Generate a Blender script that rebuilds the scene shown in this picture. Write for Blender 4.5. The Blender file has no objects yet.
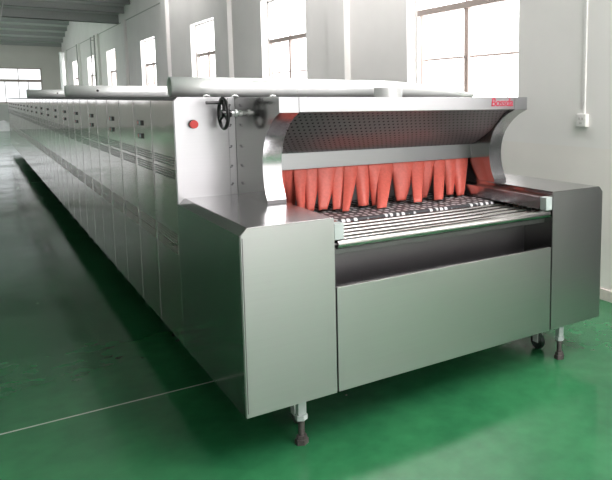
import bpy, bmesh, math, random
from mathutils import Vector, Matrix
random.seed(7)
C = bpy.context.scene.collection
PI = math.pi

# ------------------------------------------------------------------ materials
def mat(name):
    m = bpy.data.materials.new(name); m.use_nodes = True
    nt = m.node_tree; b = nt.nodes['Principled BSDF']
    return m, nt, b
def N(nt, t, **kw):
    n = nt.nodes.new(t)
    for k, v in kw.items(): setattr(n, k, v)
    return n
def ramp(nt, fac, a, b, ca, cb):
    r = N(nt, 'ShaderNodeValToRGB'); e = r.color_ramp.elements
    e[0].position = a; e[0].color = (*ca, 1) if len(ca) == 3 else ca
    e[1].position = b; e[1].color = (*cb, 1) if len(cb) == 3 else cb
    nt.links.new(fac, r.inputs[0]); return r
def noise(nt, scale, detail=4, sc=(1, 1, 1), rough=.5):
    tc = N(nt, 'ShaderNodeTexCoord'); mp = N(nt, 'ShaderNodeMapping'); mp.inputs['Scale'].default_value = sc
    n = N(nt, 'ShaderNodeTexNoise'); n.inputs['Scale'].default_value = scale
    n.inputs['Detail'].default_value = detail; n.inputs['Roughness'].default_value = rough
    nt.links.new(tc.outputs['Object'], mp.inputs['Vector']); nt.links.new(mp.outputs[0], n.inputs['Vector'])
    return n
def bump(nt, b, h, strength, dist):
    bp = N(nt, 'ShaderNodeBump'); bp.inputs['Strength'].default_value = strength; bp.inputs['Distance'].default_value = dist
    nt.links.new(h, bp.inputs['Height']); nt.links.new(bp.outputs[0], b.inputs['Normal'])
def steel(name, base=(.56, .56, .57), rough=.26, sc=(1, 1, 1), warp=0.0, var=.05):
    m, nt, b = mat(name)
    b.inputs['Metallic'].default_value = 1
    n = noise(nt, 60, 3, sc)
    r = ramp(nt, n.outputs[0], .3, .7, tuple(c*.98 for c in base), tuple(min(1, c*1.02) for c in base))
    nt.links.new(r.outputs[0], b.inputs['Base Color'])
    mr = N(nt, 'ShaderNodeMapRange'); mr.inputs['To Min'].default_value = rough-var; mr.inputs['To Max'].default_value = rough+var
    nt.links.new(n.outputs[0], mr.inputs['Value']); nt.links.new(mr.outputs[0], b.inputs['Roughness'])
    if warp:
        w = noise(nt, 1.0, 2, (1, 1.6, .7)); bump(nt, b, w.outputs[0], 1.0, warp)
    return m
def plain(name, col, rough=.5, metal=0.0, bumpy=0.0, bscale=30, var=.06):
    m, nt, b = mat(name)
    n = noise(nt, bscale, 4)
    r = ramp(nt, n.outputs[0], .25, .75, tuple(max(0, c*(1-var)) for c in col), tuple(min(1, c*(1+var)) for c in col))
    nt.links.new(r.outputs[0], b.inputs['Base Color'])
    b.inputs['Roughness'].default_value = rough; b.inputs['Metallic'].default_value = metal
    if bumpy: bump(nt, b, n.outputs[0], .5, bumpy)
    return m

M = {}
M['front'] = steel('brushed_steel_horizontal', (.48, .475, .475), .36, (.02, 1, 5), var=.02)
M['strip'] = steel('brushed_steel_strip', (.36, .365, .375), .34, (.02, 1, 5), var=.02)
M['top'] = steel('brushed_steel_top', (.50, .49, .495), .22, (.02, 6, 1))
M['side'] = steel('brushed_steel_side', (.57, .50, .465), .10, (1, 1, .05), warp=.006)
M['side_shaded'] = steel('brushed_steel_shaded_side', (.34, .34, .33), .14, (1, 6, .05))  # same steel as the fronts, darkened for the dim hall it mirrors
M['endplate'] = steel('brushed_steel_end_plate', (.49, .49, .505), .34, (.05, 1, 6))
M['arm'] = steel('brushed_steel_arm', (.50, .50, .51), .22, (1, 1, .05))
M['roller'] = steel('polished_steel_roller', (.42, .41, .40), .2, (.05, 1, 1))
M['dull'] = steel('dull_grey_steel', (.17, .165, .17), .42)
M['zinc'] = steel('galvanised_zinc', (.86, .88, .87), .38, (.3, 1, 1), warp=.004, var=.1)
M['zinc'].node_tree.nodes['Principled BSDF'].inputs['Metallic'].default_value = .45
M['screw'] = plain('dark_screw_steel', (.16, .16, .17), .35, 1)
M['rust'] = plain('brownish_bolt_steel', (.13, .11, .11), .45, .6, .002, 80, .3)
M['black'] = plain('black_plastic', (.015, .015, .016), .3)
M['slot'] = plain('dark_louver_slot', (.10, .10, .10), .5)
M['slot_grey'] = plain('grey_louver_slot', (.38, .36, .34), .28, 1)
M['red_btn'] = plain('red_plastic_button', (.55, .035, .03), .35)
M['logo'] = plain('crimson_letter_enamel', (.52, .02, .06), .4)
M['disp'] = plain('grey_display_glass', (.55, .62, .64), .15)
M['dispred'] = plain('red_display_digits', (.60, .06, .05), .3)
M['curtain'] = plain('salmon_red_silicone', (.60, .115, .085), .45, 0, .0015, 60, .10)
M['white_bracket'] = plain('pale_painted_bracket', (.42, .47, .46), .4, 0)
M['plastic_white'] = plain('white_plastic', (.80, .79, .77), .4)
M['frame_brown'] = plain('brown_window_frame', (.40, .33, .30), .5)
M['frame_white'] = plain('white_window_reveal', (.80, .80, .78), .6)
M['roof'] = plain('grey_green_roof_sheet', (.62, .65, .63), .6, 0)
M['beam'] = plain('grey_painted_roof_steel', (.34, .36, .35), .45, .0)
M['skirting'] = plain('cream_skirting_tile', (.66, .60, .56), .35)
M['cloth'] = plain('white_sheet', (.75, .76, .78), .8, 0, .02, 6)

# belt: dark wire mesh with small bright links
m, nt, b = mat('wire_mesh_belt')
tc = N(nt, 'ShaderNodeTexCoord'); mp = N(nt, 'ShaderNodeMapping'); mp.inputs['Scale'].default_value = (24, 13, 1); mp.inputs['Rotation'].default_value = (0, 0, .12)
vo = N(nt, 'ShaderNodeTexVoronoi', voronoi_dimensions='2D'); vo.inputs['Scale'].default_value = 1; vo.inputs['Randomness'].default_value = .35
nt.links.new(tc.outputs['Object'], mp.inputs[0]); nt.links.new(mp.outputs[0], vo.inputs['Vector'])
r = ramp(nt, vo.outputs['Distance'], .20, .34, (.72, .72, .74), (.035, .035, .04))
nt.links.new(r.outputs[0], b.inputs['Base Color']); b.inputs['Metallic'].default_value = .2; b.inputs['Roughness'].default_value = .5
bump(nt, b, vo.outputs['Distance'], .6, -.004); M['belt'] = m

# perforated steel: staggered grid of punched holes
m, nt, b = mat('perforated_steel')
b.inputs['Metallic'].default_value = .55; b.inputs['Roughness'].default_value = .42
uv = N(nt, 'ShaderNodeUVMap'); uv.uv_map = 'UVMap'
sp = N(nt, 'ShaderNodeSeparateXYZ'); nt.links.new(uv.outputs[0], sp.inputs[0])
def math_(op, a, b_=None):
    n = N(nt, 'ShaderNodeMath', operation=op)
    for i, v in enumerate((a, b_)):
        if v is None: continue
        if isinstance(v, (int, float)): n.inputs[i].default_value = v
        else: nt.links.new(v, n.inputs[i])
    return n.outputs[0]
vr = math_('FLOOR', sp.outputs[1]); odd = math_('MULTIPLY', math_('MODULO', vr, 2), .5)
fx = math_('SUBTRACT', math_('FRACT', math_('ADD', sp.outputs[0], odd)), .5)
fy = math_('SUBTRACT', math_('FRACT', sp.outputs[1]), .5)
dd = math_('SQRT', math_('ADD', math_('MULTIPLY', fx, fx), math_('MULTIPLY', fy, fy)))
hole = math_('LESS_THAN', dd, .20)
mx = N(nt, 'ShaderNodeMix', data_type='RGBA'); mx.inputs[6].default_value = (.26, .25, .26, 1); mx.inputs[7].default_value = (.03, .03, .03, 1)
nt.links.new(hole, mx.inputs[0]); nt.links.new(mx.outputs[2], b.inputs['Base Color'])
M['perf'] = m

# floor: glossy green epoxy with wear and one pale expansion joint
m, nt, b = mat('green_epoxy_floor')
n1 = noise(nt, .9, 6, (1, 1, 1), .6); n2 = noise(nt, 9, 5)
r1 = ramp(nt, n1.outputs[0], .36, .62, (.016, .110, .044), (.030, .166, .066))
r2 = ramp(nt, n2.outputs[0], .35, .75, (.85, .85, .85), (1.15, 1.15, 1.15))
mx = N(nt, 'ShaderNodeMix', data_type='RGBA', blend_type='MULTIPLY'); mx.inputs[0].default_value = .6
nt.links.new(r1.outputs[0], mx.inputs[6]); nt.links.new(r2.outputs[0], mx.inputs[7])
# dust specks
vo = N(nt, 'ShaderNodeTexVoronoi'); vo.inputs['Scale'].default_value = 2.6
tc = N(nt, 'ShaderNodeTexCoord'); nt.links.new(tc.outputs['Object'], vo.inputs['Vector'])
sk = ramp(nt, vo.outputs['Distance'], .014, .026, (1, 1, 1), (0, 0, 0))
mx2 = N(nt, 'ShaderNodeMix', data_type='RGBA'); mx2.inputs[7].default_value = (.45, .5, .42, 1)
nt.links.new(sk.outputs[0], mx2.inputs[0]); nt.links.new(mx.outputs[2], mx2.inputs[6])
nt.links.new(mx2.outputs[2], b.inputs['Base Color'])
mr = N(nt, 'ShaderNodeMapRange'); mr.inputs['From Min'].default_value = .3; mr.inputs['From Max'].default_value = .7
mr.inputs['To Min'].default_value = .09; mr.inputs['To Max'].default_value = .22
nt.links.new(n1.outputs[0], mr.inputs['Value']); nt.links.new(mr.outputs[0], b.inputs['Roughness'])
n3 = noise(nt, 2.2, 3, (1, 1, 1), .45); bump(nt, b, n3.outputs[0], .35, .012)
M['floor'] = m
M['joint'] = plain('pale_joint_filler', (.33, .38, .33), .5)

# walls: off-white paint, faint mottling, slightly creamier dado below 1.32 m
def wall_mat(name, up, low, split):
    m, nt, b = mat(name)
    tc = N(nt, 'ShaderNodeTexCoord'); s = N(nt, 'ShaderNodeSeparateXYZ'); nt.links.new(tc.outputs['Object'], s.inputs[0])
    st = N(nt, 'ShaderNodeMath', operation='LESS_THAN'); st.inputs[1].default_value = split; nt.links.new(s.outputs[2], st.inputs[0])
    mx = N(nt, 'ShaderNodeMix', data_type='RGBA'); mx.inputs[6].default_value = (*up, 1); mx.inputs[7].default_value = (*low, 1)
    nt.links.new(st.outputs[0], mx.inputs[0])
    n = noise(nt, 1.3, 5); r = ramp(nt, n.outputs[0], .3, .7, (.95, .95, .95), (1.02, 1.02, 1.02))
    mm = N(nt, 'ShaderNodeMix', data_type='RGBA', blend_type='MULTIPLY'); mm.inputs[0].default_value = 1
    nt.links.new(mx.outputs[2], mm.inputs[6]); nt.links.new(r.outputs[0], mm.inputs[7]); nt.links.new(mm.outputs[2], b.inputs['Base Color'])
    b.inputs['Roughness'].default_value = .55
    return m
M['wall'] = wall_mat('off_white_wall_paint', (.88, .86, .84), (.88, .845, .81), 1.32)
M['wall_far'] = wall_mat('grey_green_wall_paint', (.61, .60, .565), (.48, .50, .48), 1.40)

def daylight(name, strength, tint=(1, 1, 1)):
    m, nt, b = mat(name); nt.nodes.remove(b)
    e = N(nt, 'ShaderNodeEmission'); n = noise(nt, 1.1, 3)
    r = ramp(nt, n.outputs[0], .3, .7, tuple(c*.86 for c in tint), tint)
    nt.links.new(r.outputs[0], e.inputs[0]); e.inputs[1].default_value = strength
    nt.links.new(e.outputs[0], nt.nodes['Material Output'].inputs[0]); return m
M['day'] = daylight('daylit_window_glass', 4.5, (1, .97, .965))
M['glow_front'] = daylight('added_front_window_glow', 2.2, (1, .965, .96))
M['day_far'] = daylight('daylit_far_window_glass', 1.3, (.93, .97, 1))
M['glow_hall'] = daylight('added_hall_window_glow', 4.2, (.97, .98, 1))
M['roof_glow'] = daylight('added_roof_glow', 12.5, (1, .965, .96))
M['day_dim'] = daylight('daylit_skylight_sheet', 1.0, (.9, .97, 1))

# ------------------------------------------------------------------ mesh helpers
def new(): return bmesh.new()
def box(bm, x0, x1, y0, y1, z0, z1, bev=0.0, seg=2):
    vs = [bm.verts.new(p) for p in ((x0,y0,z0),(x1,y0,z0),(x1,y1,z0),(x0,y1,z0),(x0,y0,z1),(x1,y0,z1),(x1,y1,z1),(x0,y1,z1))]
    fs = [bm.faces.new([vs[i] for i in f]) for f in ((3,2,1,0),(4,5,6,7),(0,1,5,4),(1,2,6,5),(2,3,7,6),(3,0,4,7))]
    if bev:
        es = list({e for f in fs for e in f.edges})
        bmesh.ops.bevel(bm, geom=es, offset=bev, segments=seg, affect='EDGES', profile=.5)
def prism(bm, pts, axis, a, b):
    """extrude a closed 2-D outline along axis (0 x, 1 y, 2 z) from a to b"""
    def P(p, t):
        q = list(p); q.insert(axis, t); return q
    va = [bm.verts.new(P(p, a)) for p in pts]; vb = [bm.verts.new(P(p, b)) for p in pts]
    n = len(pts)
    fs = [bm.faces.new(va), bm.faces.new(vb[::-1])]
    for i in range(n): fs.append(bm.faces.new([va[i], vb[i], vb[(i+1) % n], va[(i+1) % n]][::-1]))
    bmesh.ops.recalc_face_normals(bm, faces=fs)
def cyl(bm, p, q, r, seg=24, r2=None, caps=True):
    p, q = Vector(p), Vector(q); d = q-p
    mtx = Matrix.Translation((p+q)/2) @ d.to_track_quat('Z', 'Y').to_matrix().to_4x4()
    bmesh.ops.create_cone(bm, cap_ends=caps, segments=seg, radius1=r, radius2=r if r2 is None else r2, depth=d.length, matrix=mtx)
def tube(bm, pts, rad, seg=12, closed=False, caps=True):
    pts = [Vector(p) for p in pts]; n = len(pts); rings = []; prev = None
    for i, p in enumerate(pts):
        a = pts[i-1] if (i or closed) else p; b_ = pts[(i+1) % n] if (i < n-1 or closed) else p
        t = (b_-a).normalized()
        up = prev if prev is not None else (Vector((0, 0, 1)) if abs(t.z) < .9 else Vector((1, 0, 0)))
        s = t.cross(up).normalized(); u = s.cross(t).normalized(); prev = u
        r = rad[i] if isinstance(rad, (list, tuple)) else rad
        rings.append([bm.verts.new(p + (s*math.cos(k*2*PI/seg) + u*math.sin(k*2*PI/seg))*r) for k in range(seg)])
    for i in range(n if closed else n-1):
        A, B = rings[i], rings[(i+1) % n]
        for k in range(seg): bm.faces.new([A[k], A[(k+1) % seg], B[(k+1) % seg], B[k]])
    if caps and not closed: bm.faces.new(rings[0][::-1]); bm.faces.new(rings[-1])
def ob(name, bm, m, parent=None, smooth=False, loc=None):
    bmesh.ops.recalc_face_normals(bm, faces=bm.faces[:])
    me = bpy.data.meshes.new(name); bm.to_mesh(me); bm.free(); me.materials.append(m)
    if smooth:
        for p in me.polygons: p.use_smooth = True
        me.set_sharp_from_angle(angle=math.radians(38))
    o = bpy.data.objects.new(name, me); C.objects.link(o)
    if loc: o.location = loc
    if parent: o.parent = parent
    return o
def thing(name, label, cat, loc=(0, 0, 0), group=None):
    o = bpy.data.objects.new(name, None); C.objects.link(o); o.location = loc; o.empty_display_size = .1
    o['label'] = label; o['category'] = cat
    if group: o['group'] = group
    return o
def tag(o, label, cat, group=None):
    o['label'] = label; o['category'] = cat
    if group: o['group'] = group
    return o
def struct(o): o['kind'] = 'structure'; return o
def copy_tree(o, parent=None):
    c = o.copy(); C.objects.link(c); c.parent = parent
    for ch in list(o.children): copy_tree(ch, c)
    return c

# ------------------------------------------------------------------ main dimensions
W = 2.459; CW = .469; Z0 = .257; ZT = 1.160; ZM = 1.757; L = 1.105
XW = 3.4; XL = -14.0; YE = 41.0; YF = -6.0

# ------------------------------------------------------------------ the room
bm = new(); box(bm, XL-.3, XW+.3, YF-.3, YE+.3, -.2, 0); fl = struct(ob('floor', bm, M['floor']))
bm = new(); box(bm, XL, 3.395, 1.085, 1.097, 0, .0012)
box(bm, XL, 3.395, 13.085, 13.097, 0, .0012)
j = ob('floor_joint', bm, M['joint'], fl); 

# right wall with its openings
SILL = 1.70
wins = [  # y0, y1, head z, mid mullion
    (-4.0, -2.0, 3.52), (1.90, 3.92, 3.52), (6.90, 8.86, 3.50), (11.72, 13.60, 3.50), (17.40, 19.35, 3.52),
    (23.80, 25.70, 3.56), (29.0, 30.95, 3.58), (34.6, 36.3, 3.62)]
bm = new(); T = .24; y = YF
for (a, b_, h) in wins:
    box(bm, XW, XW+T, y, a, 0, 7.2); box(bm, XW, XW+T, a, b_, 0, SILL); box(bm, XW, XW+T, a, b_, h, 7.2); y = b_
box(bm, XW, XW+T, y, YE, 0, 7.2)
for yy in (-4.9, 5.42, 10.5, 15.6, 21.4, 27.2, 33.0, 38.6):     # pilasters
    box(bm, XW-.09, XW, yy-.01, yy+.50, 0, 4.36)
struct(ob('wall_right', bm, M['wall']))
bm = new(); box(bm, XW-.012, XW, YF, YE, 4.33, 4.36); struct(ob('trim_1', bm, plain('grey_wall_seam', (.45, .46, .43), .6)))
bm = new(); box(bm, XW-.014, XW, YF, 5.40, 0, .10, .003); struct(ob('baseboard_right', bm, M['skirting']))
for i, (a, b_, h) in enumerate(wins):
    mid = (a+b_)/2
    bm = new()
    f0, f1 = XW+.13, XW+.18
    for (y0, y1, z0, z1) in ((a, a+.03, SILL, h), (b_-.03, b_, SILL, h), (a, b_, SILL, SILL+.05), (a, b_, h-.03, h)):
        box(bm, f0, f1, y0, y1, z0, z1)
    w = struct(ob('window_%d' % (i+1), bm, M['frame_white']))
    bm = new()
    box(bm, f0-.01, f1, a+.05, b_-.05, 2.74, 2.81)
    box(bm, f0, f1-.005, mid-.035, mid-.012, SILL+.05, 2.74)
    box(bm, f0, f1-.005, mid+.012, mid+.035, SILL+.05, 2.74)
    box(bm, f0, f1-.01, mid-.012, mid+.012, 2.81, h-.05)
    box(bm, f0, f1-.01, b_-.12, b_-.10, SILL+.05, 2.74)
    ob('window_frame', bm, M['frame_brown'], w)
    bm = new(); box(bm, XW+.19, XW+.20, a, b_, SILL, h); ob('window_pane', bm, M['day'], w)
    bm = new()                                                  # security grille standing outside the sash
    box(bm, f1, f1+.008, a+.05, b_-.05, 2.20, 2.225)
    for k in range(9):
        yy = a+.15+k*(b_-a-.3)/8; box(bm, f1, f1+.006, yy-.006, yy+.006, SILL+.05, 2.20)
    ob('window_grille', bm, plain('pale_pinkish_grille', (.75, .62, .58), .5) if i == 0 else bpy.data.materials['pale_pinkish_grille'], w)

# unseen dark double door, added to darken what the front steel reflects
bm = new(); box(bm, XW-.03, XW, -1.85, -1.78, 0, 2.55); box(bm, XW-.03, XW, -.12, -.05, 0, 2.55); box(bm, XW-.03, XW, -1.85, -.05, 2.48, 2.55)
dr = struct(ob('added_door', bm, plain('dark_grey_door_frame', (.08, .08, .085), .5)))
for (ya, yb_) in ((-1.77, -.955), (-.945, -.13)):
    bm = new(); box(bm, XW-.022, XW-.002, ya, yb_, .01, 2.47, .004); lf = ob('door_leaf', bm, plain('dark_grey_door_paint', (.05, .052, .055), .5), dr)
    bm = new(); yh = yb_-.06 if ya < -1.5 else ya+.06; tube(bm, [(XW-.022, yh, 1.0), (XW-.055, yh, 1.0), (XW-.055, yh, 1.25), (XW-.022, yh, 1.25)], .008, 8); ob('door_handle', bm, M['zinc'], lf, True)

# far end wall with a wide window
ex0, ex1, ez0, ez1 = -8.3, 2.35, 1.48, 3.44
bm = new()
box(bm, XL, ex0, YE, YE+T, 0, 7.2); box(bm, ex1, XW, YE, YE+T, 0, 7.2)
box(bm, ex0, ex1, YE, YE+T, 0, ez0); box(bm, ex0, ex1, YE, YE+T, ez1, 7.2)
box(bm, XL, XW, YE-.03, YE, 4.33, 4.40)
struct(ob('wall_back', bm, M['wall_far']))
bm = new()
for (x0, x1, z0, z1) in ((ex0, ex0+.06, ez0, ez1), (ex1-.06, ex1, ez0, ez1), (ex0, ex1, ez0, ez0+.06), (ex0, ex1, ez1-.06, ez1)):
    box(bm, x0, x1, YE+.05, YE+.12, z0, z1)
w = struct(ob('window_10', bm, M['frame_brown']))
bm = new(); box(bm, ex0, ex1, YE+.04, YE+.12, 2.66, 2.80)
for k in range(6):
    x = 1.22-k*1.7; box(bm, x-.02, x+.02, YE+.05, YE+.12, ez0, ez1)
    box(bm, x+.43, x+.47, YE+.05, YE+.12, ez0, 2.66); box(bm, x-.66, x-.62, YE+.05, YE+.12, ez0, 2.66)
ob('window_frame', bm, M['frame_brown'], w)
bm = new(); box(bm, ex0, ex1, YE+.13, YE+.14, ez0, ez1); ob('window_pane', bm, M['day_far'], w)

# unseen left wall; its windows are added for hall light and reflections
bm = new(); lw = [(15+k*5.2, 15+k*5.2+2.4) for k in range(5)]; y = YF
for a, b_ in lw:
    box(bm, XL-T, XL, y, a, 0, 7.2); box(bm, XL-T, XL, a, b_, 0, 1.0); box(bm, XL-T, XL, a, b_, 3.6, 7.2); y = b_
box(bm, XL-T, XL, y, YE, 0, 7.2); struct(ob('wall_left', bm, M['wall_far']))
for i, (a, b_) in enumerate(lw):
    bm = new(); mid = (a+b_)/2
    for (y0, y1, z0, z1) in ((a, a+.06, 1, 3.6), (b_-.06, b_, 1, 3.6), (a, b_, 1, 1.06), (a, b_, 3.54, 3.6), (a, b_, 2.6, 2.7), (mid-.04, mid+.04, 1, 3.6)):
        box(bm, XL-.14, XL-.08, y0, y1, z0, z1)
    w = struct(ob('window_%d' % (11+i), bm, M['frame_white']))
    bm = new(); box(bm, XL-.17, XL-.16, a, b_, 1, 3.6); ob('window_pane', bm, M['glow_hall'], w)

# unseen front wall; its two tall glowing windows are added as light
bm = new(); y = XL
fw = [(-1.4, .8), (1.0, 3.2)]
for a, b_ in fw:
    box(bm, y, a, YF-T, YF, 0, 7.2); box(bm, a, b_, YF-T, YF, 0, .04); box(bm, a, b_, YF-T, YF, 4.2, 7.2); y = b_
box(bm, y, XW, YF-T, YF, 0, 7.2); struct(ob('wall_front', bm, M['wall']))
for i, (a, b_) in enumerate(fw):
    bm = new(); mid = (a+b_)/2
    for (x0, x1, z0, z1) in ((a, a+.06, .04, 4.2), (b_-.06, b_, .04, 4.2), (a, b_, .04, .12), (a, b_, 4.14, 4.2), (a, b_, 2.6, 2.68), (mid-.03, mid+.03, .04, 4.2)):
        box(bm, x0, x1, YF-.14, YF-.08, z0, z1)
    w = struct(ob('window_%d' % (16+i), bm, M['frame_white']))
    bm = new(); box(bm, a, b_, YF-.17, YF-.16, .04, 4.2); ob('window_pane', bm, M['glow_front'], w)

# roof: two gabled spans whose ridges run across the hall
def zroof(y):
    pts = [(-10.3, 6.4), (1.0, 4.75), (12, 6.30), (22.95, 4.62), (32.0, 6.72), (41.3, 4.78)]
    for (a, za), (b_, zb) in zip(pts, pts[1:]):
        if a <= y <= b_: return za+(zb-za)*(y-a)/(b_-a)
ys = [-10.24, 1.0, 12, 22.95, 32.0, 41.24]
bm = new()
low = [(yy, zroof(yy)) for yy in ys]; out = low + [(yy, zz+.12) for yy, zz in low[::-1]]
# skylight slot on the second span is a sheet fixed under the roof
prism(bm, out, 0, XL-.24, XW+.24); ce = struct(ob('ceiling', bm, M['roof']))
def beam(yy, depth, wd):
    bm = new(); z = zroof(yy); box(bm, XL, XW, yy-wd/2, yy+wd/2, z-depth, z+.02)
    box(bm, XL, XW, yy-wd/2-.03, yy+wd/2+.03, z-depth, z-depth+.03)
    ob('roof_beam', bm, M['beam'], ce)
for yy in (-2, 2.4, 7, 11.8, 16.2, 18.3, 19.5, 20.65, 21.75): beam(yy, .20, .12)
beam(22.9, .26, .30)
for yy in (24.5, 27, 29.5, 34.4, 35.6, 36.76, 37.80, 38.88, 39.98, 40.90): beam(yy, .18, .12)
bm = new(); z1, z2 = zroof(34.9), zroof(35.5)
vs = [bm.verts.new(p) for p in ((-7, 34.55, zroof(34.55)-.02), (1.75, 34.55, zroof(34.55)-.02), (1.75, 35.5, zroof(35.5)-.02), (-7, 35.5, zroof(35.5)-.02))]
bm.faces.new(vs); r_ = bmesh.ops.extrude_face_region(bm, geom=bm.faces[:]); bmesh.ops.translate(bm, vec=(0, 0, .015), verts=[v for v in r_['geom'] if isinstance(v, bmesh.types.BMVert)])
ob('roof_glow_sheet', bm, M['day_dim'], ce)

for (ya, yb_, xs_, xe_) in ((-5.8, -1.0, 1.0, 3.1), (2.5, 7.5, 2.2, 3.1), (11.5, 15.5, 2.5, 3.1), (25.5, 29.0, -9.0, -4.5)):            # unseen glowing sheets added under the roof to brighten walls and hall
    bm = new(); prism(bm, [(ya, zroof(ya)-.03), (yb_, zroof(yb_)-.03), (yb_, zroof(yb_)-.015), (ya, zroof(ya)-.015)], 0, xs_, xe_)
    ob('roof_glow_sheet', bm, M['roof_glow'], ce)

# ------------------------------------------------------------------ oven loading station
st = thing('oven_loading_station', 'stainless steel loading end of tunnel oven with red strip curtain, rollers and hand wheel', 'oven', (W/2, .55, 0))
def part(name, bm, m, smooth=False, parent=st, label=None):
    o = ob(name, bm, m, None, smooth)
    o.data.transform(Matrix.Translation(-st.location)); o.parent = parent
    if label: o['label'] = label
    return o
def sub(name, bm, m, parent, smooth=False, label=None):
    return part(name, bm, m, smooth, parent, label)
c = .034
# left cabinet, top outer edge chamfered
bm = new(); prism(bm, [(0, Z0), (CW, Z0), (CW, ZT-.004), (CW-.003, ZT), (c, ZT), (0, ZT-c)], 1, .004, L)
cab = part('side_cabinet', bm, M['side_shaded'])
bm = new(); prism(bm, [(.004, Z0), (CW, Z0), (CW, ZT-.003), (CW-.003, ZT-.001), (c, ZT-.001), (.004, ZT-c)], 1, -.003, .0042); 
sub('front_door', bm, M['front'], cab, label='brushed front door of the left cabinet')
bm = new(); box(bm, c+.004, CW-.002, 0, L, ZT, ZT+.002, .0008, 1); sub('cabinet_top', bm, M['top'], cab)
bm = new(); box(bm, .008, .012, -.0045, -.001, Z0+.02, ZT-c-.01); sub('door_edge', bm, M['dull'], cab)
X1 = W-CW
bm = new(); prism(bm, [(X1, Z0), (W, Z0), (W, ZT-c), (W-c, ZT), (X1+.003, ZT), (X1, ZT-.004)], 1, .004, L)
cab = part('side_cabinet', bm, M['side_shaded'])
bm = new(); prism(bm, [(X1, Z0), (W-.004, Z0), (W-.004, ZT-c), (W-c, ZT-.001), (X1+.003, ZT-.001), (X1, ZT-.003)], 1, -.003, .0042)
sub('front_door', bm, M['front'], cab, label='brushed front door of the right cabinet')
bm = new(); box(bm, X1+.002, W-c-.004, 0, L, ZT, ZT+.002, .0008, 1); sub('cabinet_top', bm, M['top'], cab)
# centre front panel with folded top lip
bm = new(); box(bm, CW+.010, X1-.008, -.001, .018, Z0, .805, .002); fp = part('front_panel', bm, M['front'])
bm = new(); box(bm, CW+.010, X1-.008, .018, .045, .790, .805, .002); sub('panel_lip', bm, M['top'], fp)
# catch tray behind the panel
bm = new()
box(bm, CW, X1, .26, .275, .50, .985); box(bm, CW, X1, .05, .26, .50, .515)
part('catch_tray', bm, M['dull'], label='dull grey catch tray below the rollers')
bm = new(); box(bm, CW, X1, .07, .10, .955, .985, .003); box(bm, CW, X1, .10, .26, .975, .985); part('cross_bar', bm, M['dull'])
# side rails
for (xa, xb) in ((.474, .525), (1.934, 1.985)):
    bm = new(); box(bm, xa, xb, .055, 1.10, 1.048, 1.128, .002); rl = part('side_rail', bm, M['arm'])
    bm = new(); box(bm, xa-.001, xb+.001, .0, .056, 1.047, 1.129, .003); sub('end_cap', bm, M['white_bracket'], rl, label='pale square end cap of the rail')
# rollers
for k in range(6):
    yy = .020+k*.086
    bm = new(); r = .0245 if k == 0 else .0140
    cyl(bm, (.492, yy, 1.021), (1.968, yy, 1.021), r, 32)
    ro = part('roller', bm, M['roller'], True)
    bm = new(); cyl(bm, (.470, yy, 1.021), (.494, yy, 1.021), .008, 12); sub('axle', bm, M['dull'], ro, True); bm = new(); cyl(bm, (1.966, yy, 1.021), (1.989, yy, 1.021), .008, 12)
    sub('axle', bm, M['dull'], ro, True)
# wire belt
bm = new(); box(bm, .53, 1.93, .52, 1.10, 1.025, 1.043); tube(bm, [(.53, .52, 1.025), (1.93, .52, 1.025)], .018, 16)
part('conveyor_belt', bm, M['belt'], label='dark wire mesh conveyor belt')
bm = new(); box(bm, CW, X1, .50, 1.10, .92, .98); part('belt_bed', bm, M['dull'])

# end plate behind the cabinets (left of the hood), with chamfered corner
xa = .3525; ARM = .110; YB = .63
bm = new(); prism(bm, [(0, Z0), (W, Z0), (W, ZM-.024), (W-.024, ZM), (.024, ZM), (0, ZM-.024)], 1, L, L+.0, ) if False else None
bm = new(); e = .024
prism(bm, [(.003, ZT-.03), (xa, ZT-.03), (xa, ZM), (e, ZM), (.003, ZM-e)], 1, L-.012, L)
ep = part('end_plate', bm, M['endplate'], label='bright end plate carrying the red button')
bm = new(); prism(bm, [(W-xa, ZT-.03), (W-.003, ZT-.03), (W-.003, ZM-e), (W-e, ZM), (W-xa, ZM)], 1, L-.012, L)
part('end_plate', bm, M['endplate'])
bm = new(); box(bm, xa-.042, xa-.002, L-.016, L-.012, ZT+.004, ZM-.004, .001, 1); fj = sub('joint_strip', bm, M['endplate'], ep)
for z in (1.71, 1.59, 1.46, 1.34, 1.23):
    bm = new(); cyl(bm, (.323, L-.021, z), (.323, L-.016, z), .006, 12); box(bm, .310, .324, L-.019, L-.016, z-.012, z-.006); sub('screw', bm, M['screw'], ep)
# red push button
bm = new(); cyl(bm, (.102, L-.030, 1.598), (.102, L-.012, 1.598), .026, 28); bt = part('push_button', bm, M['black'], True)
bm = new(); cyl(bm, (.102, L-.048, 1.598), (.102, L-.028, 1.598), .024, 28, .021); sub('button_cap', bm, M['red_btn'], bt, True, 'red button cap')

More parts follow.
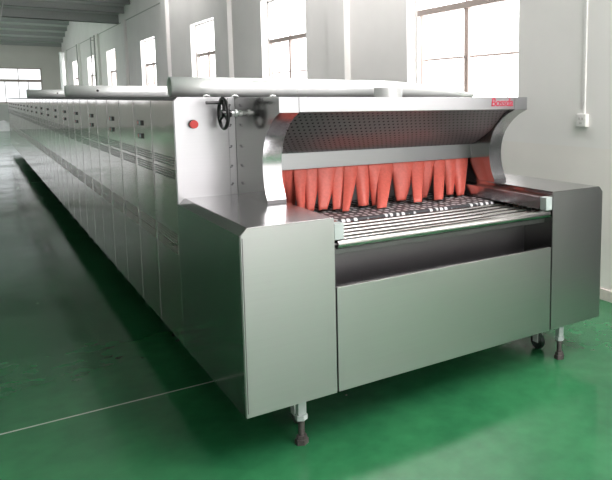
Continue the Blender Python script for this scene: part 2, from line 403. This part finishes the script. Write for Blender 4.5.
# hood arms: front edge sweeps back below the nose and slightly forward at the foot
prof = [(.3786, ZM), (.3786, 1.674)]
curve = [(.392, 1.668), (.450, 1.645), (.512, 1.606), (.560, 1.565), (.600, 1.519), (.625, 1.470), (.640, 1.420), (.645, 1.370), (.640, 1.310), (.628, 1.262), (.606, 1.213), (.590, 1.185), (.587, ZT+.002)]
prof += curve
for side in (0, 1):
    x0 = xa if side == 0 else W-xa-ARM; x1 = x0+ARM
    outl = prof + [(L-.012, ZT+.002), (L-.012, ZM)]
    bm = new(); prism(bm, outl, 0, x0, x1)
    arm = part('hood_arm', bm, M['side_shaded'])
    # curved facing sheet
    bm = new(); th = .0025
    full = [(.3786, 1.674)]+curve
    o2 = full + [(yy-th, zz-th*.2) for yy, zz in full[::-1]]
    prism(bm, o2, 0, x0, x1); sub('curved_edge', bm, M['arm'], arm, True, 'bright curved front edge of the hood arm')
    bm = new(); box(bm, x0, x1, .376, .380, 1.674, ZM, .0008, 1); sub('nose_plate', bm, M['endplate'], arm)
    bm = new(); box(bm, x0+.001, x1-.001, .583, .588, ZT+.002, ZT+.022, .0005, 1); sub('foot_strip', bm, M['dull'], arm)
xi0, xi1 = xa+ARM, W-xa-ARM
# fascia with red lettering
bm = new(); box(bm, xi0+.002, xi1-.002, .3765, .400, 1.676, ZM, .0012, 1)
fa = part('hood_fascia', bm, M['endplate'])
bm = new(); box(bm, xi0, xi1, .400, L-.012, ZM-.012, ZM); part('hood_top', bm, M['top'])
cu = bpy.data.curves.new('lettering', 'FONT'); cu.body = 'Bossda'; cu.size = .077; cu.extrude = .0012; cu.shear = .18; cu.space_character = .95; cu.offset = .0003
to = bpy.data.objects.new('lettering_source', cu); C.objects.link(to); bpy.context.view_layer.update()
me = bpy.data.meshes.new_from_object(to.evaluated_get(bpy.context.evaluated_depsgraph_get())); bpy.data.objects.remove(to); bpy.data.curves.remove(cu)
xs = [v.co.x for v in me.vertices]; x_0, x_1 = min(xs), max(xs); zs = [v.co.y for v in me.vertices]; z_0, z_1 = min(zs), max(zs)
for v in me.vertices:
    v.co = Vector((1.792+(v.co.x-x_0)/(x_1-x_0)*.185, .3752-v.co.z, 1.697+(v.co.y-z_0)/(z_1-z_0)*.053))
me.materials.clear(); me.materials.append(M['logo'])
lg = bpy.data.objects.new('lettering', me); C.objects.link(lg); me.transform(Matrix.Translation(-st.location)); lg.parent = fa; lg['label'] = 'red Bossda lettering'
# perforated lining, concave
lp = [(.852, 1.418), (.80, 1.437), (.746, 1.462), (.69, 1.490), (.634, 1.524), (.595, 1.555), (.559, 1.588), (.52, 1.622), (.48, 1.652), (.44, 1.674), (.40, 1.684)]
bm = new(); uvl = bm.loops.layers.uv.new('UVMap'); rows = []; s = 0; ss = [0]
for a, b_ in zip(lp, lp[1:]): s += math.hypot(b_[0]-a[0], b_[1]-a[1]); ss.append(s)
nx = 2
for (yy, zz), s_ in zip(lp, ss): rows.append([(bm.verts.new((xi0+(xi1-xi0)*k/nx, yy, zz)), ((xi1-xi0)*k/nx/.033, s_/.030)) for k in range(nx+1)])
for i in range(len(rows)-1):
    for k in range(nx):
        q = [rows[i][k], rows[i][k+1], rows[i+1][k+1], rows[i+1][k]]
        f = bm.faces.new([t[0] for t in q])
        for lo, t in zip(f.loops, q): lo[uvl].uv = t[1]
o = part('perforated_lining', bm, M['perf'], True, label='dark perforated lining inside the hood')
md = o.modifiers.new('Solidify', 'SOLIDIFY'); md.thickness = .002; md.offset = 0
# cross strip above the curtain
bm = new(); box(bm, xi0, xi1, .850, .870, 1.316, 1.418, .002); part('cross_strip', bm, M['strip'])
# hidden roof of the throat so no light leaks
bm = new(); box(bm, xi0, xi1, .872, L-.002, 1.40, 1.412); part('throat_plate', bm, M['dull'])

# red strip curtain: each strip curls towards the front
strips = [(.558,.641,.633,.690,1.015),(.634,.713,.650,.695,.867),(.706,.807,.695,.735,.836),(.793,.924,.758,.814,.807),(.896,.988,.837,.898,.771),
(.981,1.075,.869,.914,.700),(1.061,1.165,1.031,1.102,.793),(1.157,1.264,1.117,1.175,.760),(1.233,1.350,1.104,1.166,.680),(1.334,1.520,1.337,1.408,.830),
(1.495,1.604,1.398,1.460,.708),(1.587,1.698,1.579,1.608,.865),(1.689,1.785,1.571,1.643,.714),(1.777,1.875,1.767,1.819,.839),(1.857,1.985,1.839,1.898,.815)]
strips = [(.480, .566, .545, .600, .93)] + strips
for i, (a, b_, a2, b2, yb) in enumerate(strips):
    bm = new(); nv, nu = 14, 12; g = []
    a -= .007; b_ += .007
    yt = .874 + (.006 if i % 2 else 0)
    for v in range(nv+1):
        t = v/nv; e = t**1.5; row = []
        xl = a+(a2-a)*e; xr = b_+(b2-b_)*e; yc = yt+(yb-yt)*t**1.6; z = 1.345-(1.345-1.056)*t
        curl = (.10+.90*t)*min(.5, (xr-xl)*.62)
        for u in range(nu+1):
            q = u/nu; ang = PI*q
            wv = t
            xx = xl+(xr-xl)*(q*(1-wv)+(.5-.5*math.cos(ang))*wv)
            row.append(bm.verts.new((xx, yc-math.sin(ang)*curl*.62 + (.004*math.sin(q*9+i) * t), z+.006*math.sin(ang)*t - (.006 if i % 3 == 0 else 0)*t)))
        g.append(row)
    for v in range(nv):
        for u in range(nu): bm.faces.new([g[v][u], g[v][u+1], g[v+1][u+1], g[v+1][u]])
    o = part('curtain_strip', bm, M['curtain'], True)
    md = o.modifiers.new('Solidify', 'SOLIDIFY'); md.thickness = .003; md.offset = 0
bm = new(); box(bm, xi0, xi1, .868, .900, 1.316, 1.345); part('curtain_rail', bm, M['dull'])

# hand wheel with crank handle on a shaft out of the hood's left side
hy, hz = .96, 1.662
bm = new(); pts = [(.244, hy+.088*math.cos(t*2*PI/40), hz+.088*math.sin(t*2*PI/40)) for t in range(40)]
tube(bm, pts, .0105, 12, closed=True)
for k in range(3):
    an = PI/2+k*2*PI/3
    tube(bm, [(.248, hy+.02*math.cos(an), hz+.02*math.sin(an)), (.244, hy+.084*math.cos(an), hz+.084*math.sin(an))], [.010, .008], 10)
cyl(bm, (.228, hy, hz), (.286, hy, hz), .022, 24)
hw = part('hand_wheel', bm, M['black'], True, label='black hand wheel on the hood side')
bm = new(); cyl(bm, (.240, hy+.03, hz+.062), (.155, hy+.03, hz+.062), .0095, 16); cyl(bm, (.246, hy+.03, hz+.062), (.228, hy+.03, hz+.062), .012, 16)
sub('crank_handle', bm, M['black'], hw, True)
bm = new(); cyl(bm, (.284, hy, hz), (.3525, hy, hz), .012, 20); cyl(bm, (.308, hy, hz), (.322, hy, hz), .023, 24); cyl(bm, (.334, hy, hz), (.352, hy, hz), .017, 6)
sub('shaft', bm, M['zinc'], hw, True, 'bright threaded shaft with washers')

# levelling legs and casters
def leg(x, y, parent, shift):
    bm = new(); box(bm, x-.022, x+.022, y-.018, y+.018, .155, Z0+.004, .003)
    o = ob('leg', bm, M['white_bracket']); o.data.transform(Matrix.Translation(-shift)); o.parent = parent
    bm = new(); cyl(bm, (x, y, .130), (x, y, .155), .032, 6)
    n_ = ob('lock_nut', bm, M['white_bracket']); n_.data.transform(Matrix.Translation(-shift)); n_.parent = o
    bm = new(); cyl(bm, (x, y, .03), (x, y, .131), .0165, 16); cyl(bm, (x, y, .026), (x, y, .046), .028, 6, .026); cyl(bm, (x, y, 0), (x, y, .027), .034, 6)
    n_ = ob('foot', bm, M['rust']); n_.data.transform(Matrix.Translation(-shift)); n_.parent = o
for (x, y) in ((.306, .082), (W-.300, .082), (.306, 1.0), (W-.300, 1.0)): leg(x, y, st, st.location)
for (x, y) in ((.375, .30), (W-.29, .30)):
    bm = new(); cyl(bm, (x-.016, y, .055), (x+.016, y, .055), .055, 28); cyl(bm, (x-.020, y, .055), (x+.020, y, .055), .020, 20)
    ca = part('caster', bm, M['screw'] if x > 1 else M['dull'], True)
    bm = new(); box(bm, x-.026, x-.020, y-.025, y+.025, .05, .20); box(bm, x+.020, x+.026, y-.025, y+.025, .05, .20); box(bm, x-.03, x+.03, y-.03, y+.03, .195, Z0)
    sub('caster_fork', bm, M['zinc'], ca)
# lifting lugs along the top back edge
for x in (.19, .36, .60):
    bm = new(); yy = L-.006
    tube(bm, [(x-.020, yy, ZM), (x-.016, yy, ZM+.007), (x, yy, ZM+.011), (x+.016, yy, ZM+.007), (x+.020, yy, ZM)], .0035, 8)
    part('lifting_lug', bm, M['zinc'], True)
# hood plinth between cabinet bodies: closed inner flanks (mirror the curtain)
for x in (xi0, ):
    pass

# ------------------------------------------------------------------ oven sections
ordn = ['first', 'second', 'third', 'fourth', 'fifth', 'sixth', 'seventh', 'eighth', 'ninth', 'tenth', 'eleventh', 'twelfth', 'thirteenth',
        'fourteenth', 'fifteenth', 'sixteenth', 'seventeenth', 'eighteenth']
PX = .012
def casing(bm, y0, y1):
    prism(bm, [(PX, Z0+.01), (W, Z0+.01), (W, ZM-.024), (W-.024, ZM), (.028, ZM), (PX, ZM-.016)], 1, y0, y1)
def panel(bm, y0, y1):
    """thin door skin, very slightly bowed, with rounded vertical edges"""
    ny, nz = 10, 8; z0, z1 = Z0, ZM-.022; rows = []
    for i in range(ny+1):
        t = i/ny; t2 = t if 0 < i < ny else t; row = []
        for k in range(nz+1):
            s = k/nz
            bow = .0020*math.sin(PI*t)*(math.sin(PI*s)**.6 if 0 < s < 1 else 0)
            row.append(bm.verts.new((.0012-bow, y0+(y1-y0)*t2, z0+(z1-z0)*s)))
        rows.append(row)
    back = [bm.verts.new((PX, p[0], p[1])) for p in ((y0, z0), (y1, z0), (y1, z1), (y0, z1))]
    for i in range(ny):
        for k in range(nz): bm.faces.new([rows[i][k], rows[i][k+1], rows[i+1][k+1], rows[i+1][k]])
    bm.faces.new([rows[i][0] for i in range(ny+1)] + [back[1], back[0]])
    bm.faces.new([rows[i][nz] for i in range(ny, -1, -1)] + [back[3], back[2]])
    bm.faces.new([rows[0][k] for k in range(nz, -1, -1)] + [back[0], back[3]])
    bm.faces.new([rows[ny][k] for k in range(nz+1)] + [back[2], back[1]])
def chamfer(bm, y0, y1):
    prism(bm, [(.001, ZM-.021), (.0125, ZM-.0215), (.030, ZM-.001), (.028, ZM+.001)], 1, y0, y1)
def louvers(bm, y0, y1, z0, z1, rows):
    n = rows
    for k in range(n):
        z = z0+(z1-z0)*(k+.5)/n; yy = y0
        while yy < y1-.03:
            e = min(yy+.066, y1)
            box(bm, -.0052, .0012, yy, e, z-.0016, z+.0016); yy = e+.012
BLK = ((1.342, 1.404, 4), (1.266, 1.328, 4), (.878, .940, 4), (.812, .872, 4))
def make_section(label, y0, half=False):
    root = thing('oven_section', label, 'oven section', (W/2, y0, 0), None if half else 'oven sections in a row behind the loading station')
    def P(name, bm, m, parent=root, smooth=False, lab=None):
        o = ob(name, bm, m, None, smooth); o.data.transform(Matrix.Translation(-root.location)); o.parent = parent
        if lab: o['label'] = lab
        return o
    ln = .595 if half else 1.160
    bm = new(); casing(bm, y0+.001, y0+ln-.001); P('casing', bm, M['dull'])
    segs = [(y0+.003, y0+ln-.003)] if half else [(y0+.003, y0+.572), (y0+.578, y0+ln-.003)]
    for si, (a, b_) in enumerate(segs):
        bm = new(); panel(bm, a, b_); p = P('side_panel', bm, M['side'], root, True)
        for (z0, z1, n) in BLK:
            bm = new(); louvers(bm, a+.045, b_-.045, z0, z1, n); P('louver_vent', bm, M['slot'] if z0 > 1 else M['slot_grey'], p, False, 'dark rows of vent slots')
        bm = new(); chamfer(bm, a, b_); P('shaded_chamfer', bm, M['dull'])  # dark strip: the chamfer's shade is put into its colour
        bm = new(); box(bm, -.001, .004, a-.0025, a+.002, Z0, ZM-.024, .0008, 1); P('panel_seam', bm, M['arm'])
        if not half and si == 0:
            yc = y0+.350
            for z in (1.580, 1.490):
                bm = new(); box(bm, -.010, .002, yc-.062, yc+.062, z-.018, z+.018, .003)
                d = P('temperature_display', bm, M['black'])
                bm = new(); box(bm, -.0115, -.009, yc-.048, yc-.002, z-.010, z+.010); P('display_screen', bm, M['disp'], d)
                bm = new(); box(bm, -.0115, -.009, yc+.010, yc+.050, z-.010, z+.010); P('display_digits', bm, M['dispred'], d, False, 'red end of the display')  # plain brighter red stands in for lit digits
    for yy in ((y0+.30,) if half else (y0+.2, y0+.96)):
        leg(.32, yy, root, root.location); leg(W-.32, yy, root, root.location)
    return root
make_section('narrow plain oven section directly behind the bright end plate, without displays', L, True)
proto = make_section('', 1.700)
for i in range(18):
    o = proto if i == 0 else copy_tree(proto)
    o.location = (W/2, 1.700+1.162*i, 0)
    o['label'] = 'steel oven section with two displays, %s in the row from the loading end' % ordn[i]
    o['group'] = 'oven sections in a row behind the loading station'
make_section('narrow plain oven section at the far end of the oven', 1.700+1.162*18, True)

# ------------------------------------------------------------------ ducts on the oven top
def ring(bm, p, ax, r, t=.006, wd=.012, seg=32):
    p = Vector(p); a = Vector(ax)
    n = 24
    cyl(bm, p-a*wd/2, p+a*wd/2, r+t, seg)
def duct(name, label, y, x0, x1, r, bend=None, seams=(), holes=()):
    root = thing(name, label, 'duct', ((x0+x1)/2, y, ZM+.002), 'galvanised ducts lying across the oven')
    zc = ZM+.003+r
    pts = [(x0+(x1-x0)*k/6, y, zc) for k in range(7)]
    rad = [r]*len(pts)
    for k, (bx, by) in enumerate(bend or []):                      # flattening, tapering tail
        q = (k+1)/len(bend); rr = r-(r-.016)*q**1.35; rad.append(rr); pts.append((bx, by, ZM+.003+rr))
    bm = new(); tube(bm, pts, rad, 32, caps=False)
    o = ob('duct_pipe', bm, M['zinc'], None, True); o.data.transform(Matrix.Translation(-root.location)); o.parent = root
    md = o.modifiers.new('Solidify', 'SOLIDIFY'); md.thickness = .003; md.offset = -1
    for s in seams:
        bm = new(); ring(bm, (s, y, zc), (1, 0, 0), r, .0015, .010)
        q = ob('seam_band', bm, M['zinc'], None, True); q.data.transform(Matrix.Translation(-root.location)); q.parent = root
    for s in holes:
        bm = new(); cyl(bm, (s, y-r*.985-.004, zc+.01), (s, y-r*.9, zc+.01), .016, 16)
        q = ob('hole_plug', bm, M['black'], None, True); q.data.transform(Matrix.Translation(-root.location)); q.parent = root
    return root
r1 = .064
duct('air_duct', 'long galvanised duct with open left end, lying across oven top nearest the hood', 1.58, .095, 1.70, r1,
     bend=[(1.70+.08*k, 1.58) for k in range(1, 12)],
     seams=(.95, 1.695))
duct('air_duct', 'second galvanised duct crossing the oven top, running towards the window wall', 7.0, .05, 3.38, .080, seams=(.75, 2.2), holes=(.42,))
duct('air_duct', 'farthest small galvanised duct crossing the oven top near the far end', 14.3, .04, 3.38, .092, seams=(1.4,), holes=(.62,))
bm = new(); cyl(bm, (1.565, 1.30, ZM+.001), (1.565, 1.30, ZM+.068), .105, 40)
o = ob('flue_collar', bm, M['zinc'], None, True); tag(o, 'short round steel flue collar standing on oven top before the duct', 'flue')
# tall flue pipe near the end wall
t = thing('flue_pipe', 'tall vertical silver flue pipe standing near the far corner', 'pipe', (2.90, 36, 0))
bm = new(); cyl(bm, (0, 0, 0), (0, 0, 4.02), .115, 28); ob('pipe', bm, M['zinc'], t, True)
bm = new(); cyl(bm, (0, 0, 3.96), (0, 0, 4.08), .13, 28); ob('pipe_cap', bm, M['zinc'], t, True)

# ------------------------------------------------------------------ wall and hall fittings
so = thing('wall_socket', 'white wall socket on the right wall below the white conduit', 'socket', (XW, 1.03, 1.50))
bm = new(); box(bm, -.045, 0, -.055, .055, 0, .115, .006); ob('socket_box', bm, M['plastic_white'], so)
bm = new(); box(bm, -.048, -.044, -.030, -.008, .062, .082); box(bm, -.048, -.044, .004, .026, .062, .082); box(bm, -.048, -.044, -.016, .016, .026, .040)
ob('socket_holes', bm, plain('grey_socket_inserts', (.55, .54, .52), .4), so)
bm = new(); box(bm, XW-.016, XW, 1.015, 1.045, 1.615, 4.33, .003)
tag(ob('cable_conduit', bm, M['plastic_white']), 'thin white cable conduit running up the right wall from the socket', 'conduit')
for (yy, ztop, lab) in ((33.4, 4.33, 'thin grey conduit on the wall between the two farthest windows'), (28.75, 4.33, 'thin grey conduit beside the second farthest window, farther one'), (27.75, 4.33, 'thin grey conduit on the wall, nearer one of the close pair')):
    bm = new(); cyl(bm, (XW-.115, yy, 1.2), (XW-.115, yy, ztop), .022, 10)
    cyl(bm, (XW-.115, yy, 1.4), (XW, yy, 1.4), .012, 8); cyl(bm, (XW-.115, yy, 4.2), (XW, yy, 4.2), .012, 8)
    tag(ob('wall_conduit', bm, plain('grey_conduit', (.36, .36, .34), .5) if 'grey_conduit' not in bpy.data.materials else bpy.data.materials['grey_conduit'], None, True), lab, 'conduit', 'conduits on the far right wall')
ha = thing('drop_rod', 'thin grey rod with hook hanging down from the roof at left', 'rod', (-.02, 20.65, zroof(20.65)-.18))
d0 = zroof(20.65)-.18
bm = new(); cyl(bm, (-.32, 0, 2.95-d0), (.03, 0, 0), .024, 12); ob('rod', bm, M['beam'], ha, True)
bm = new(); tube(bm, [(-.32, 0, 2.96-d0), (-.32, 0, 2.85-d0), (-.27, 0, 2.80-d0), (-.32, 0, 2.72-d0), (-.38, 0, 2.76-d0)], .022, 8); ob('hook', bm, M['beam'], ha, True)
# sheet covered heap by the end wall
random.seed(3); bm = new(); g = []
for i in range(13):
    row = []
    for k in range(9):
        u, v = i/12*2-1, k/8*2-1; rr = max(0, 1-(abs(u)**2.4+abs(v)**2.4)); h = .42*rr**.5*(1+.25*math.sin(5*u+1)+.12*math.sin(11*u*v+2))
        row.append(bm.verts.new((u*.75, v*.5, max(0, h)+.002)))
    g.append(row)
for i in range(12):
    for k in range(8): bm.faces.new([g[i][k], g[i+1][k], g[i+1][k+1], g[i][k+1]])
o = ob('covered_heap', bm, M['cloth'], None, True, (.25, 39.6, 0)); tag(o, 'white sheet covered heap on the floor by the far wall', 'heap')

# ------------------------------------------------------------------ world, camera, colour
w = bpy.data.worlds.new('World'); bpy.context.scene.world = w; w.use_nodes = True
bg = w.node_tree.nodes['Background']; bg.inputs[0].default_value = (.8, .88, 1, 1); bg.inputs[1].default_value = .6
cd = bpy.data.cameras.new('Camera'); cam = bpy.data.objects.new('Camera', cd); C.objects.link(cam)
cam.location = (-.9372, -2.8984, 1.75); cam.rotation_euler = (PI/2-.1138, 0, -.6297)
cd.sensor_width = 36; cd.lens = 649.6/612*36; cd.shift_x = (306-448.79)/612; cd.shift_y = (172.47-240)/612; cd.clip_end = 200
bpy.context.scene.camera = cam
vs = bpy.context.scene.view_settings
vs.view_transform = 'Standard'; vs.look = 'None'; vs.gamma = 1; vs.use_curve_mapping = False; vs.exposure = 0.6
cy = bpy.context.scene.cycles
cy.use_denoising = True; cy.max_bounces = 8; cy.diffuse_bounces = 5; cy.glossy_bounces = 5; cy.sample_clamp_indirect = 6
